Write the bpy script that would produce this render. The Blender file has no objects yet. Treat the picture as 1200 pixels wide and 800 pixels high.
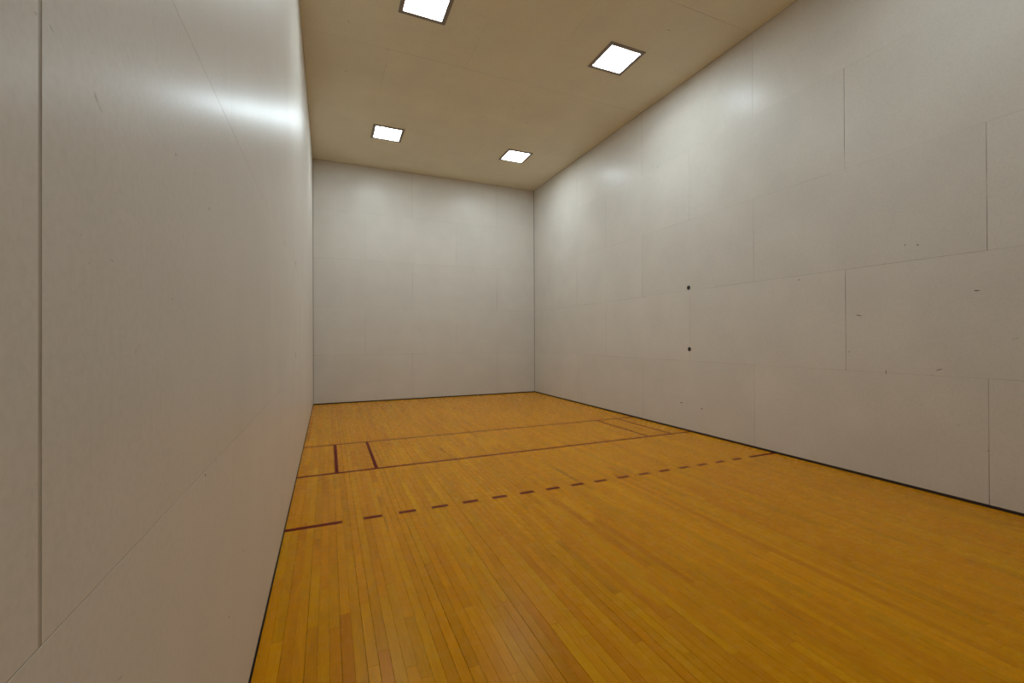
import bpy, bmesh, math, random
from mathutils import Vector, Matrix

random.seed(7)
FT = 0.3048
W = 20 * FT            # court width  (x: left wall 0 -> right wall W)
L = 40 * FT            # court length (y = -distance from the front wall)
H = 20.03 * FT         # ceiling height
SC = bpy.context.scene
COL = SC.collection

# ------------------------------------------------------------------ camera
CAM = Vector((0.34491, -11.72966, 1.61713))
YAW, PITCH, ROLL = 0.404494, 0.004023, -0.004070
F_PX, CX, CY = 504.212, 600.495, 394.731      # for the 1200 x 800 frame


def cam_axes():
    sy, cy, sp, cp = math.sin(YAW), math.cos(YAW), math.sin(PITCH), math.cos(PITCH)
    fwd = Vector((sy * cp, cy * cp, sp))
    right = Vector((cy, -sy, 0))
    up = right.cross(fwd)
    c, s = math.cos(ROLL), math.sin(ROLL)
    return c * right + s * up, -s * right + c * up, fwd


RIGHT, UP, FWD = cam_axes()
cam_data = bpy.data.cameras.new('camera')
cam = bpy.data.objects.new('camera', cam_data)
COL.objects.link(cam)
cam_data.sensor_width = 36
cam_data.lens = 36 * F_PX / 1200
cam_data.shift_x = -(CX - 600) / 1200
cam_data.shift_y = (CY - 400) / 1200
cam_data.clip_start = 0.02
cam_data.clip_end = 100
M3 = Matrix((RIGHT, UP, -FWD)).transposed()
cam.matrix_world = Matrix.Translation(CAM) @ M3.to_4x4()
SC.camera = cam

# ------------------------------------------------------------------ world, exposure
LAMP_STRENGTH = 56.0
LAMP_BACK = 31.0          # back-court pair, set dimmer to darken the near end of the court
LAMP_COLOR = (0.80, 0.935, 1.0)
world = bpy.data.worlds.new('world')
SC.world = world
world.use_nodes = True
world.node_tree.nodes['Background'].inputs[0].default_value = (0, 0, 0, 1)
world.node_tree.nodes['Background'].inputs[1].default_value = 0
vs = SC.view_settings
vs.view_transform = 'Standard'
vs.look = 'None'
vs.gamma = 1
vs.use_curve_mapping = False
vs.exposure = 0.0


def hit(px, axis, value):
    """point of a plane (axis = value) seen at a photo pixel"""
    d = RIGHT * ((px[0] - CX) / F_PX) - UP * ((px[1] - CY) / F_PX) + FWD
    t = (value - CAM[axis]) / d[axis]
    return CAM + d * t


# ------------------------------------------------------------------ materials
def new_mat(name):
    m = bpy.data.materials.new(name)
    m.use_nodes = True
    nt = m.node_tree
    return m, nt, nt.nodes, nt.links, nt.nodes['Principled BSDF']


def mathn(ns, ls, op, a, b=None, c=None):
    n = ns.new('ShaderNodeMath')
    n.operation = op
    for i, v in enumerate((a, b, c)):
        if v is None:
            continue
        if isinstance(v, (int, float)):
            n.inputs[i].default_value = v
        else:
            ls.new(v, n.inputs[i])
    return n.outputs[0]


def noise(ns, ls, vec, scale, detail=2.0, rough=0.5):
    n = ns.new('ShaderNodeTexNoise')
    n.inputs['Scale'].default_value = scale
    n.inputs['Detail'].default_value = detail
    n.inputs['Roughness'].default_value = rough
    ls.new(vec, n.inputs['Vector'])
    return n.outputs['Fac']


def ramp(ns, ls, fac, stops):
    r = ns.new('ShaderNodeValToRGB')
    els = r.color_ramp.elements
    while len(els) < len(stops):
        els.new(0.5)
    for e, (p, c) in zip(els, stops):
        e.position = p
        e.color = (*c, 1) if len(c) == 3 else c
    ls.new(fac, r.inputs[0])
    return r.outputs[0]


def mixc(ns, ls, fac, a, b, mode='MIX'):
    n = ns.new('ShaderNodeMix')
    n.data_type = 'RGBA'
    n.blend_type = mode
    for sock, v in ((n.inputs[0], fac), (n.inputs[6], a), (n.inputs[7], b)):
        if isinstance(v, (int, float)):
            sock.default_value = v
        elif isinstance(v, tuple):
            sock.default_value = (*v, 1)
        else:
            ls.new(v, sock)
    return n.outputs[2]


def panel_material(name, base, rough, bump, coat):
    m, nt, ns, ls, b = new_mat(name)
    pos = ns.new('ShaderNodeNewGeometry').outputs['Position']
    rnd = ns.new('ShaderNodeObjectInfo').outputs['Random']
    big = noise(ns, ls, pos, 1.6, 4, 0.6)
    fine = noise(ns, ls, pos, 55, 5, 0.7)
    lo = tuple(v * 0.96 for v in base)
    hi = tuple(min(1, v * 1.03) for v in base)
    c = ramp(ns, ls, big, [(0.3, lo), (0.7, hi)])
    mott = ramp(ns, ls, fine, [(0.32, (0.93, 0.925, 0.915)), (0.58, (1, 1, 1))])
    c = mixc(ns, ls, 1.0, c, mott, 'MULTIPLY')
    # scattered small specks of dirt and old ball marks
    vor = ns.new('ShaderNodeTexVoronoi')
    vor.inputs['Scale'].default_value = 9
    ls.new(pos, vor.inputs['Vector'])
    pick = noise(ns, ls, vor.outputs['Color'], 7.3, 0)
    size = mathn(ns, ls, 'MULTIPLY', mathn(ns, ls, 'SUBTRACT', pick, 0.62), 0.20)
    speck = mathn(ns, ls, 'LESS_THAN', vor.outputs['Distance'], size)
    c = mixc(ns, ls, mathn(ns, ls, 'MULTIPLY', speck, 0.35), c, (0.16, 0.13, 0.10))
    tone = mathn(ns, ls, 'MULTIPLY_ADD', rnd, 0.035, 0.975)
    tn = ns.new('ShaderNodeCombineColor')
    for i in range(3):
        ls.new(tone, tn.inputs[i])
    c = mixc(ns, ls, 1.0, c, tn.outputs[0], 'MULTIPLY')
    ls.new(c, b.inputs['Base Color'])
    r = mathn(ns, ls, 'MULTIPLY_ADD', fine, 0.10, rough - 0.05)
    ls.new(r, b.inputs['Roughness'])
    b.inputs['Specular IOR Level'].default_value = 0.24
    b.inputs['Coat Weight'].default_value = coat
    b.inputs['Coat Roughness'].default_value = 0.24
    bp = ns.new('ShaderNodeBump')
    bp.inputs['Strength'].default_value = bump
    bp.inputs['Distance'].default_value = 0.002
    fb = noise(ns, ls, pos, 160, 3, 0.6)
    wav = noise(ns, ls, pos, 5, 2, 0.5)
    hgt = mathn(ns, ls, 'ADD', mathn(ns, ls, 'MULTIPLY', fb, 0.5), mathn(ns, ls, 'MULTIPLY', wav, 2.0))
    ls.new(hgt, bp.inputs['Height'])
    ls.new(bp.outputs[0], b.inputs['Normal'])
    return m


WALL_C = (0.69, 0.645, 0.575)
M_WALL = panel_material('painted_wall_panel', WALL_C, 0.42, 0.08, 0.10)
M_CEIL = panel_material('painted_ceiling_panel', (0.77, 0.71, 0.54), 0.62, 0.06, 0.0)


def joint_material():
    m, nt, ns, ls, b = new_mat('joint_caulk')
    pos = ns.new('ShaderNodeNewGeometry').outputs['Position']
    n = noise(ns, ls, pos, 1.1, 3, 0.6)
    c = ramp(ns, ls, n, [(0.38, (0.13, 0.105, 0.075)), (0.57, (0.50, 0.45, 0.37))])
    ls.new(c, b.inputs['Base Color'])
    b.inputs['Roughness'].default_value = 0.6
    return m


M_JOINT = joint_material()


def plain(name, c, rough, metallic=0.0, var=0.1, scale=30):
    m, nt, ns, ls, b = new_mat(name)
    pos = ns.new('ShaderNodeNewGeometry').outputs['Position']
    n = noise(ns, ls, pos, scale, 3)
    col = ramp(ns, ls, n, [(0.3, tuple(v * (1 - var) for v in c)), (0.7, tuple(min(1, v * (1 + var)) for v in c))])
    ls.new(col, b.inputs['Base Color'])
    b.inputs['Roughness'].default_value = rough
    b.inputs['Metallic'].default_value = metallic
    return m


M_JOINT_L = plain('light_joint_caulk', (0.42, 0.37, 0.295), 0.55, var=0.12, scale=8)
M_GAP = plain('gap_shadow_strip', (0.026, 0.010, 0.005), 0.8)
M_CORNER = plain('corner_caulk', (0.15, 0.128, 0.10), 0.6)
M_SUB = plain('subfloor', (0.03, 0.018, 0.008), 0.9)
M_FRAME = plain('lamp_frame_metal', (0.26, 0.225, 0.19), 0.5, 0.2)
M_PLUG = plain('black_rubber', (0.010, 0.008, 0.007), 0.5)
M_SCUFF = plain('dark_scuff', (0.12, 0.095, 0.07), 0.6, var=0.4, scale=90)
M_FAINT = plain('faint_scuff', (0.53, 0.485, 0.41), 0.5, var=0.3, scale=60)


def wood_material():
    m, nt, ns, ls, b = new_mat('maple_strip')
    pos = ns.new('ShaderNodeNewGeometry').outputs['Position']
    at = ns.new('ShaderNodeAttribute')
    at.attribute_name = 'tone'
    tone = at.outputs['Fac']
    # grain runs along the strip (y); every board is shifted so grain breaks at its joints
    comb = ns.new('ShaderNodeCombineXYZ')
    ls.new(mathn(ns, ls, 'MULTIPLY', tone, 37.0), comb.inputs[2])
    ls.new(mathn(ns, ls, 'MULTIPLY', tone, 91.0), comb.inputs[1])
    add = ns.new('ShaderNodeVectorMath')
    add.operation = 'ADD'
    ls.new(pos, add.inputs[0])
    ls.new(comb.outputs[0], add.inputs[1])
    mp = ns.new('ShaderNodeMapping')
    mp.inputs['Scale'].default_value = (1.0, 0.05, 1.0)
    ls.new(add.outputs[0], mp.inputs[0])
    grain = noise(ns, ls, mp.outputs[0], 170, 4, 0.6)
    mp2 = ns.new('ShaderNodeMapping')
    mp2.inputs['Scale'].default_value = (1.0, 0.13, 1.0)
    ls.new(add.outputs[0], mp2.inputs[0])
    fig = noise(ns, ls, mp2.outputs[0], 22, 4, 0.62)
    blot = noise(ns, ls, pos, 1.3, 3, 0.6)
    t = mathn(ns, ls, 'ADD', mathn(ns, ls, 'MULTIPLY', tone, 0.40), mathn(ns, ls, 'MULTIPLY', fig, 0.50))
    t = mathn(ns, ls, 'ADD', t, mathn(ns, ls, 'MULTIPLY', blot, 0.22))
    t = mathn(ns, ls, 'SUBTRACT', t, 0.05)
    c = ramp(ns, ls, t, [(0.10, WOOD[0]), (0.36, WOOD[1]), (0.60, WOOD[2]), (0.92, WOOD[3])])
    # some boards are redder, some more olive
    hue = mathn(ns, ls, 'FRACT', mathn(ns, ls, 'MULTIPLY', tone, 53.7))
    hue = mathn(ns, ls, 'ADD', mathn(ns, ls, 'MULTIPLY', hue, 0.5), mathn(ns, ls, 'MULTIPLY', noise(ns, ls, pos, 3.5, 3, 0.6), 0.5))
    hc = ramp(ns, ls, hue, [(0.25, (1.0, 0.92, 0.9)), (0.5, (1, 1, 1)), (0.75, (0.97, 1.03, 1.0))])
    c = mixc(ns, ls, 1.0, c, hc, 'MULTIPLY')
    g = ramp(ns, ls, grain, [(0.30, (0.80, 0.78, 0.74)), (0.56, (1, 1, 1))])
    c = mixc(ns, ls, 0.8, c, g, 'MULTIPLY')
    # dark mineral flecks and knots
    kn = noise(ns, ls, mp2.outputs[0], 9, 1)
    kk = ramp(ns, ls, kn, [(0.71, (0, 0, 0)), (0.78, (1, 1, 1))])
    c = mixc(ns, ls, mathn(ns, ls, 'MULTIPLY', kk, 0.45), c, (0.20, 0.085, 0.010))
    ls.new(c, b.inputs['Base Color'])
    b.inputs['Specular IOR Level'].default_value = 0.07
    b.inputs['Specular Tint'].default_value = (1.0, 0.80, 0.45, 1)
    r = mathn(ns, ls, 'MULTIPLY_ADD', noise(ns, ls, pos, 14, 4, 0.7), 0.16, 0.19)
    ls.new(r, b.inputs['Roughness'])
    bp = ns.new('ShaderNodeBump')
    bp.inputs['Strength'].default_value = 0.06
    bp.inputs['Distance'].default_value = 0.001
    h = mathn(ns, ls, 'ADD', mathn(ns, ls, 'MULTIPLY', noise(ns, ls, pos, 60, 3, 0.6), 1.0),
              mathn(ns, ls, 'MULTIPLY', noise(ns, ls, pos, 7, 2), 3.0))
    ls.new(h, bp.inputs['Height'])
    ls.new(bp.outputs[0], b.inputs['Normal'])
    return m


WOOD = [(0.42, 0.138, 0.0008), (0.56, 0.215, 0.001), (0.66, 0.272, 0.001), (0.76, 0.340, 0.002)]
M_WOOD = wood_material()
M_LINE = plain('dark_red_paint', (0.12, 0.001, 0.003), 0.4, var=0.15)
M_LINE.node_tree.nodes['Principled BSDF'].inputs['Specular IOR Level'].default_value = 0.04


def lamp_material(strength):
    m, nt, ns, ls, b = new_mat('lit_diffuser')
    em = ns.new('ShaderNodeEmission')
    em.inputs['Color'].default_value = (*LAMP_COLOR, 1)
    em.inputs['Strength'].default_value = strength
    ls.new(em.outputs[0], ns['Material Output'].inputs['Surface'])
    return m


M_LAMP = lamp_material(LAMP_STRENGTH)
M_LAMP_BACK = lamp_material(LAMP_BACK)


# ------------------------------------------------------------------ mesh helpers
def link(name, me, mat=None, parent=None, loc=None):
    o = bpy.data.objects.new(name, me)
    COL.objects.link(o)
    if mat and not me.materials:
        me.materials.append(mat)
    if parent:
        o.parent = parent
    if loc is not None:
        o.location = loc
    return o


def box_mesh(name, lo, hi):
    (x0, y0, z0), (x1, y1, z1) = lo, hi
    v = [(x0, y0, z0), (x1, y0, z0), (x1, y1, z0), (x0, y1, z0), (x0, y0, z1), (x1, y0, z1), (x1, y1, z1), (x0, y1, z1)]
    f = [(0, 3, 2, 1), (4, 5, 6, 7), (0, 1, 5, 4), (1, 2, 6, 5), (2, 3, 7, 6), (3, 0, 4, 7)]
    me = bpy.data.meshes.new(name)
    me.from_pydata(v, [], f)
    return me


def slab_geo(a, b, t, c, ox=0.0, oy=0.0, oz=0.0):
    """a x b slab, face at z=oz, thickness t below it, edges of the face chamfered by c"""
    def ring(x, y, z):
        return [(ox - x, oy - y, oz + z), (ox + x, oy - y, oz + z), (ox + x, oy + y, oz + z), (ox - x, oy + y, oz + z)]
    v = ring(a / 2, b / 2, -t) + ring(a / 2, b / 2, -c) + ring(a / 2 - c, b / 2 - c, 0)
    f = [(3, 2, 1, 0), (8, 9, 10, 11)]
    for k in (0, 4):
        for i in range(4):
            j = (i + 1) % 4
            f.append((k + i, k + j, k + 4 + j, k + 4 + i))
    return v, f


def structure(o):
    o['kind'] = 'structure'
    return o


# ------------------------------------------------------------------ the setting
T = 0.15                 # thickness of the shell
PT = 0.0007              # panels stand this far proud of the caulked joints
BB = 0.027               # height of the dark slot at the floor

_slabs = {}


def slab_mesh(a, b, t, c, mat, name):
    k = (round(a, 4), round(b, 4), t, c, mat.name)
    if k not in _slabs:
        me = bpy.data.meshes.new(name)
        me.from_pydata(*[slab_geo(a, b, t, c)[0], [], slab_geo(a, b, t, c)[1]])
        me.materials.append(mat)
        _slabs[k] = me
    return _slabs[k]


def panels(parent, name, mat, origin, U, V, ulen, rows, vj, hj):
    """4 x 8 ft sheets laid in running bond on a plane; U along the sheets, V across the rows"""
    N = U.cross(V)
    rot = Matrix((U, V, N)).transposed().to_4x4()
    for i, (v0, v1) in enumerate(rows):
        s = 4 * (i % 2)
        cuts = [0.0] + [k * FT for k in range(s, 48, 8) if 0.05 < k * FT < ulen - 0.05] + [ulen]
        for u0, u1 in zip(cuts, cuts[1:]):
            gl = 0.004 if u0 == 0 else vj(u0 / FT, i) / 2
            gr = 0.004 if u1 == ulen else vj(u1 / FT, i) / 2
            gb = 0.0 if i == 0 else hj(i) / 2
            gt = 0.003 if i == len(rows) - 1 else hj(i + 1) / 2
            a, b = round(u1 - u0 - gl - gr, 4), round(v1 - v0 - gb - gt, 4)
            me = slab_mesh(a, b, PT, 0.0002, mat, name)
            o = link(name, me, None, parent)
            c = origin + U * ((u0 + gl + u1 - gr) / 2) + V * ((v0 + gb + v1 - gt) / 2)
            o.matrix_world = Matrix.Translation(c) @ rot


ROWS = [(BB, 4 * FT), (4 * FT, 8 * FT), (8 * FT, 12 * FT), (12 * FT, 16 * FT), (16 * FT, H)]
X, Y, Z = Vector((1, 0, 0)), Vector((0, 1, 0)), Vector((0, 0, 1))

# floor slab under the boards
floor = structure(link('floor', box_mesh('floor', (-T, -L - T, -0.20), (W + T, T, -0.018)), M_SUB))
# walls: body behind the panels
wall_left = structure(link('wall_left', box_mesh('wall_left', (-T, -L, BB), (-PT, 0, H)), M_JOINT_L))
wall_right = structure(link('wall_right', box_mesh('wall_right', (W + PT, -L, BB), (W + T, 0, H)), M_JOINT))
wall_front = structure(link('wall_front', box_mesh('wall_front', (-T, PT, BB), (W + T, T, H)), M_JOINT))
wall_back = structure(link('wall_back', box_mesh('wall_back', (-T, -L - T, BB), (W + T, -L - PT, H)), M_JOINT))
ceiling = structure(link('ceiling', box_mesh('ceiling', (-T, -L - T, H + PT), (W + T, T, H + T)), M_JOINT))

# left wall: seen from inside its outward face looks to +x ; U x V must equal +x  -> U = +y, V = z
panels(wall_left, 'wall_panel', M_WALL, Vector((0, -L, 0)), Y, Z, L, ROWS,
       lambda u, i: 0.0075 if abs(u - 4) < 0.1 else 0.0008, lambda i: {1: 0.0026, 2: 0.0014}.get(i, 0.001))
panels(wall_right, 'wall_panel', M_WALL, Vector((W, 0, 0)), -Y, Z, L, ROWS,
       lambda u, i: {28: 0.006, 32: 0.007, 16: 0.005, 8: 0.005}.get(round(u), 0.0035), lambda i: {4: 0.0012, 3: 0.0019}.get(i, 0.0026))
panels(wall_front, 'wall_panel', M_WALL, Vector((0, 0, 0)), X, Z, W, ROWS,
       lambda u, i: 0.0045 if i in (2, 4) else 0.0025, lambda i: 0.0022)
panels(wall_back, 'wall_panel', M_WALL, Vector((W, -L, 0)), -X, Z, W, ROWS, lambda u, i: 0.004, lambda i: 0.003)
# ceiling sheets: 8 ft along x, 4 ft along y, face looks down: U x V = -z  -> U = x, V = -y
panels(ceiling, 'ceiling_panel', M_CEIL, Vector((0, 0, H)), X, -Y, W, [(k * 4 * FT, (k + 1) * 4 * FT) for k in range(10)],
       lambda u, i: 0.0015, lambda i: 0.004 if i in (4, 6) else 0.0012)

# recessed strip painted dark as the shadow in the slot between panels and floor
for nm, lo, hi in (('gap_shadow_left', (-T, -L, -0.018), (-0.005, 0, BB)),
                   ('gap_shadow_right', (W + 0.005, -L, -0.018), (W + T, 0, BB)),
                   ('gap_shadow_front', (-T, 0.005, -0.018), (W + T, T, BB)),
                   ('gap_shadow_back', (-T, -L - T, -0.018), (W + T, -L - 0.005, BB))):
    structure(link(nm, box_mesh(nm, lo, hi), M_GAP))

# caulk bead standing in each corner
for k, (cx, cy, sx, sy) in enumerate(((0, 0, 1, -1), (W, 0, -1, -1), (0, -L, 1, 1), (W, -L, -1, 1))):
    a = 0.010
    z0, z1 = BB, H - 0.001
    v = [(cx, cy, z0), (cx + sx * a, cy, z0), (cx, cy + sy * a, z0), (cx, cy, z1), (cx + sx * a, cy, z1), (cx, cy + sy * a, z1)]
    f = [(0, 1, 2), (3, 5, 4), (0, 3, 4, 1), (1, 4, 5, 2), (2, 5, 3, 0)]
    me = bpy.data.meshes.new('trim')
    me.from_pydata(v, [], f)
    structure(link('trim_%d' % (k + 1), me, M_CORNER))

# ------------------------------------------------------------------ strip floor
SW = 0.05715
boards = []
n_strips = int(W / SW) + 1
x = 0.005
rf = random.Random(21)
while x < W - 0.012:
    x1 = min(x + SW, W - 0.007)
    gap = rf.choice((0.0004, 0.0006, 0.0009, 0.0012, 0.0018, 0.0024))
    y = -0.009
    first = rf.uniform(0.2, 1.3)
    while y > -L + 0.004:
        ln = first if first else rf.triangular(0.30, 2.1, 0.75)
        first = 0
        y1 = max(y - ln, -L + 0.004)
        if y1 + L - 0.004 < 0.18:
            y1 = -L + 0.004
        tone = min(0.999, max(0.001, rf.gauss(0.5, 0.20)))
        boards.append((x, x1 - gap, y1 + 0.0005, y, tone))
        y = y1
    x = x1


def screen_area(bd):
    x0, x1, y0, y1, _ = bd
    n = max(2, int((y1 - y0) / 0.12))
    tot = 0.0
    for i in range(n):
        p = Vector(((x0 + x1) / 2, y0 + (y1 - y0) * (i + 0.5) / n, 0)) - CAM
        z = p.dot(FWD)
        if z < 0.1:
            continue
        u, v = CX + F_PX * p.dot(RIGHT) / z, CY - F_PX * p.dot(UP) / z
        if 0 <= u <= 1200 and 0 <= v <= 800:
            tot += (x1 - x0) * (y1 - y0) / n * F_PX ** 2 * CAM.z / z ** 3
    return tot


boards.sort(key=screen_area, reverse=True)
for bd in boards[:300]:
    x0, x1, y0, y1, tone = bd
    v, f = slab_geo(x1 - x0, y1 - y0, 0.018, 0.0005)
    me = bpy.data.meshes.new('floorboard')
    me.from_pydata(v, [], f)
    at = me.attributes.new('tone', 'FLOAT', 'FACE')
    at.data.foreach_set('value', [tone] * len(f))
    link('floorboard', me, M_WOOD, floor, ((x0 + x1) / 2, (y0 + y1) / 2, 0))
VV, FF, TT = [], [], []
for bd in boards[300:]:
    x0, x1, y0, y1, tone = bd
    v, f = slab_geo(x1 - x0, y1 - y0, 0.018, 0.0005, (x0 + x1) / 2, (y0 + y1) / 2)
    k = len(VV)
    VV += v
    FF += [tuple(i + k for i in q) for q in f]
    TT += [tone] * len(f)
me = bpy.data.meshes.new('floorboards')
me.from_pydata(VV, [], FF)
me.attributes.new('tone', 'FLOAT', 'FACE').data.foreach_set('value', TT)
o = link('floorboards', me, M_WOOD, floor)
o['kind'] = 'stuff'

# ------------------------------------------------------------------ painted court lines
LT = 0.0005


def court_line(x0, x1, d0, d1, label):
    me = bpy.data.meshes.new('court_line')
    v, f = slab_geo((x1 - x0) * FT, (d1 - d0) * FT, LT, 0.0002)
    me.from_pydata(v, [], f)
    o = link('court_line', me, M_LINE, floor, ((x0 + x1) / 2 * FT, -(d0 + d1) / 2 * FT, LT + 0.0002))
    o['label'] = label


lw = 1.6 / 12
cw = 2.1 / 12
e = 0.012
court_line(e, 20 - e, 15 - cw / 2, 15 + cw / 2, 'thin dark red line across the whole floor, the one towards the end wall')
court_line(e, 20 - e, 20 - cw / 2, 20 + cw / 2, 'dark red line across the middle of the court floor')
for xc in (1.435, 2.95, 17.06, 18.62):
    court_line(xc - lw / 2, xc + lw / 2, 15 + cw / 2, 20 - cw / 2, 'short dark red line joining the two long cross lines')
court_line(e, 1.5, 25 - cw / 2, 25 + cw / 2, 'solid dark red end of the dashed line')
court_line(18.37, 20 - e, 25 - cw / 2, 25 + cw / 2, 'solid dark red end of the dashed line')
for k in range(16):
    a = 2.09 + k * 1.0145
    court_line(a, a + 0.525, 25 - cw / 2, 25 + cw / 2, 'dark red dash of the broken line')

# ------------------------------------------------------------------ ceiling lights
LO, LI = 2.13 * FT / 2, 0.264


def frame_mesh():
    d = 0.014
    prof = [(LO, 0.0), (LO, -d + 0.003), (LO - 0.003, -d), (LI + 0.002, -d), (LI, -d + 0.002), (LI, 0.0)]
    v, f = [], []
    for r, z in prof:
        v += [(-r, -r, z), (r, -r, z), (r, r, z), (-r, r, z)]
    n = len(prof)
    for k in range(n):
        k2 = (k + 1) % n
        for i in range(4):
            j = (i + 1) % 4
            f.append((k * 4 + i, k2 * 4 + i, k2 * 4 + j, k * 4 + j))
    me = bpy.data.meshes.new('frame')
    me.from_pydata(v, [], f)
    bm = bmesh.new()
    bm.from_mesh(me)
    bmesh.ops.recalc_face_normals(bm, faces=bm.faces)
    bm.to_mesh(me)
    bm.free()
    me.materials.append(M_FRAME)
    return me


def diffuser_mesh(mat):
    me = box_mesh('diffuser', (-LI + 0.0005, -LI + 0.0005, -0.010), (LI - 0.0005, LI - 0.0005, -0.001))
    me.materials.append(mat)
    return me


FM, DM, DMB = frame_mesh(), diffuser_mesh(M_LAMP), diffuser_mesh(M_LAMP_BACK)
LIGHTS = [
    (5.07, 6.73, 'square white ceiling light near the end wall and the smooth wall without plugs'),
    (15.07, 6.73, 'square white ceiling light near the end wall and the wall with black plugs'),
    (5.12, 19.83, 'square white ceiling light over mid court, nearer the wall without plugs'),
    (15.13, 19.83, 'square white ceiling light over mid court, nearer the wall with black plugs'),
    (5.1, 32.93, 'square white ceiling light over the back court beside the wall without plugs'),
    (15.1, 32.93, 'square white ceiling light over the back court beside the wall with plugs'),
]
for xf, df, lab in LIGHTS:
    r = bpy.data.objects.new('ceiling_light', None)
    COL.objects.link(r)
    r.location = (xf * FT, -df * FT, H)
    r['label'] = lab
    r['category'] = 'ceiling light'
    r['group'] = 'square ceiling lights'
    link('frame', FM, None, r)['label'] = 'grey metal frame'
    link('diffuser', DM if df < 30 else DMB, None, r)['label'] = 'glowing white diffuser'

# ------------------------------------------------------------------ black round plugs on the right wall


def plug_mesh():
    prof = [(0.037, 0.0), (0.037, 0.003), (0.034, 0.005), (0.029, 0.005), (0.027, 0.003), (0.012, 0.0035), (0.0, 0.004)]
    n = 28
    v, f = [], []
    for r, z in prof[:-1]:
        v += [(r * math.cos(2 * math.pi * i / n), r * math.sin(2 * math.pi * i / n), z) for i in range(n)]
    v.append((0, 0, prof[-1][1]))
    for k in range(len(prof) - 2):
        for i in range(n):
            j = (i + 1) % n
            f.append((k * n + i, k * n + j, (k + 1) * n + j, (k + 1) * n + i))
    k = len(prof) - 2
    for i in range(n):
        f.append((k * n + i, k * n + (i + 1) % n, len(v) - 1))
    f.append(tuple(range(n))[::-1])
    me = bpy.data.meshes.new('wall_plug')
    me.from_pydata(v, [], f)
    for p in me.polygons:
        p.use_smooth = False
    me.materials.append(M_PLUG)
    return me


PM = plug_mesh()
for px, lab in (((807, 337), 'small round black plug on the long wall, upper of two'),
                ((808, 409), 'small round black plug on the long wall, lower of two')):
    p = hit(px, 0, W)
    o = link('wall_plug', PM)
    o.matrix_world = Matrix.Translation((W, p.y, p.z)) @ Matrix.Rotation(-math.pi / 2, 4, 'Y')
    o['label'] = lab
    o['category'] = 'plug'
    o['group'] = 'black plugs on the long wall'

# ------------------------------------------------------------------ scuffs and ball marks on the panels
rs = random.Random(5)


def scuff(parent, axis, value, inward, a, b, width, mat):
    A, B = hit(a, axis, value), hit(b, axis, value)
    n = Vector((0, 0, 0))
    n[axis] = inward
    d = B - A
    if d.length < 0.003:
        d = Vector((0, 0, 1)) if axis != 2 else Vector((1, 0, 0))
        half = width / 2
    else:
        half = d.length / 2 + width / 3
    c = (A + B) / 2
    d.normalize()
    s = n.cross(d)
    k = 12
    ring = []
    for i in range(k):
        t = 2 * math.pi * i / k
        j = rs.uniform(0.7, 1.15)
        ring.append(d * (math.cos(t) * half * j) + s * (math.sin(t) * width / 2 * j))
    v = [q + n * 0.00003 for q in ring] + [q * 0.92 + n * 0.00015 for q in ring]
    f = [tuple(range(k, 2 * k))] + [(i, (i + 1) % k, k + (i + 1) % k, k + i) for i in range(k)]
    me = bpy.data.meshes.new('scuff_mark')
    me.from_pydata(v, [], f)
    link('scuff_mark', me, mat, parent, c)


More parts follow.
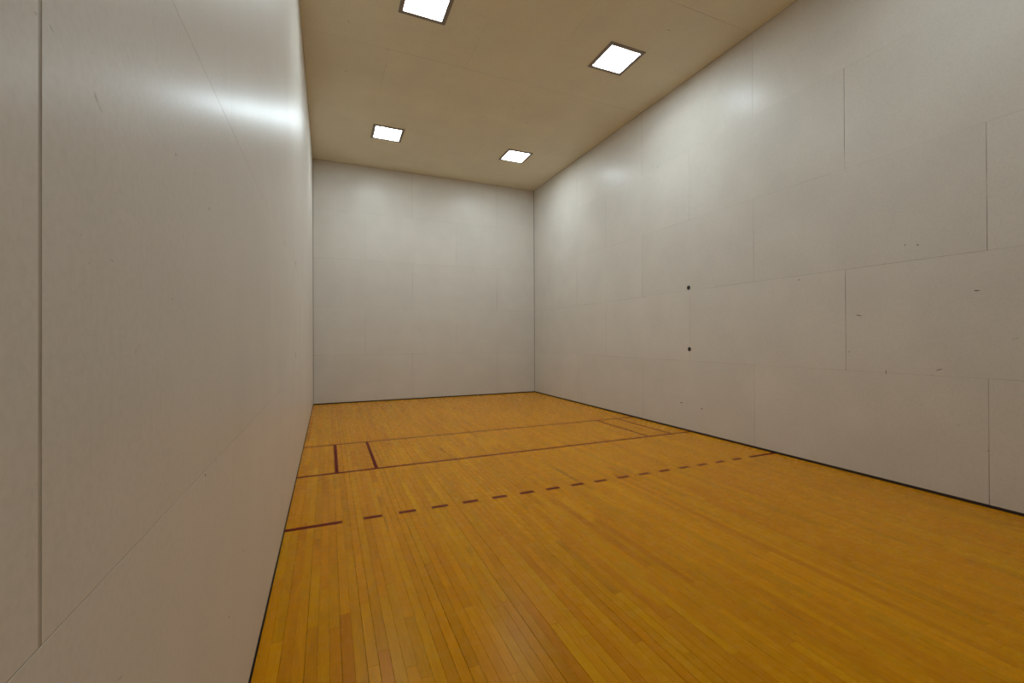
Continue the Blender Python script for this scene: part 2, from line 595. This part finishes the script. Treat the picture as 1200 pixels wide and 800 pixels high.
D, Fm = M_SCUFF, M_FAINT
for a, b, w_, m in [
    ((110, 107), (119, 131), 0.006, Fm), ((206, 180), (206, 182), 0.005, D), ((227, 204), (230, 202), 0.005, Fm),
    ((98, 309.5), (106, 308), 0.0025, Fm), ((128, 303), (134, 307), 0.003, Fm), ((202, 349), (202, 351), 0.004, D),
    ((157, 415), (163, 404), 0.003, Fm), ((245, 243), (245, 246), 0.006, D), ((333, 282), (335, 289), 0.02, Fm),
    ((346.5, 306), (347, 315), 0.035, D), ((346.5, 413), (347, 420), 0.03, D), ((40, 14), (44, 17), 0.003, Fm),
    ((58, 29), (63, 38), 0.003, Fm), ((94, 274), (95, 276), 0.003, Fm),
    ((138, 797), (144, 791), 0.003, Fm), ((253, 538), (253, 539), 0.007, D), ((240, 555), (241, 558), 0.006, D),
    ((187, 571), (189, 565), 0.005, Fm), ((311, 594), (311, 599), 0.008, D), ((285, 643), (285, 648), 0.006, D),
    ((320, 637), (320, 640), 0.008, Fm), ((270, 716), (270, 717.5), 0.004, D), ((268, 721), (269, 724), 0.004, D),
    ((182, 608), (181, 621), 0.003, Fm),
]:
    scuff(wall_left, 0, 0.0, 1, a, b, w_, m)
for a, b, w_, m in [
    ((1060, 287), (1060.5, 287), 0.014, D), ((1075, 287), (1076, 287), 0.016, D), ((1036.5, 307), (1037, 310), 0.012, Fm),
    ((1003, 369), (1010, 370), 0.010, D), ((1141, 340.5), (1149, 340), 0.010, D), ((1185, 397.5), (1194, 396), 0.008, Fm),
    ((936.5, 327.5), (937, 328), 0.016, D), ((995, 412), (995.5, 412), 0.012, D), ((1038.5, 433), (1038, 439), 0.008, D),
    ((1097, 433.8), (1105, 432), 0.009, D), ((1090, 440), (1094, 439), 0.008, Fm), ((1157.5, 528), (1158, 528), 0.010, D),
    ((1120, 497), (1127, 499), 0.008, Fm), ((1104, 509), (1109, 509), 0.006, Fm), ((822.5, 478), (822.5, 479.5), 0.022, D),
    ((797, 471.5), (800, 472), 0.016, D), ((801, 454.5), (801, 455.5), 0.016, Fm), ((866, 486.5), (867, 487), 0.018, Fm),
    ((1077, 475), (1081, 474), 0.006, Fm), ((770, 196), (772, 194), 0.03, Fm), ((1088, 28), (1091, 26), 0.010, Fm),
]:
    scuff(wall_right, 0, W, -1, a, b, w_, m)
for a, b, w_, m in [
    ((782, 35), (785, 35.5), 0.012, D), ((760, 56.5), (764, 56), 0.014, Fm), ((720, 91), (725, 91), 0.014, Fm),
    ((616, 144), (618, 144), 0.02, D), ((453, 58), (457, 59), 0.014, Fm), ((450, 76), (455, 77), 0.014, Fm),
    ((408, 25), (409, 25), 0.012, D), ((497, 86.5), (498, 87), 0.016, Fm), ((405, 83), (406, 83), 0.014, D),
    ((464, 67), (468, 68), 0.010, Fm),
]:
    scuff(ceiling, 2, H, -1, a, b, w_, m)
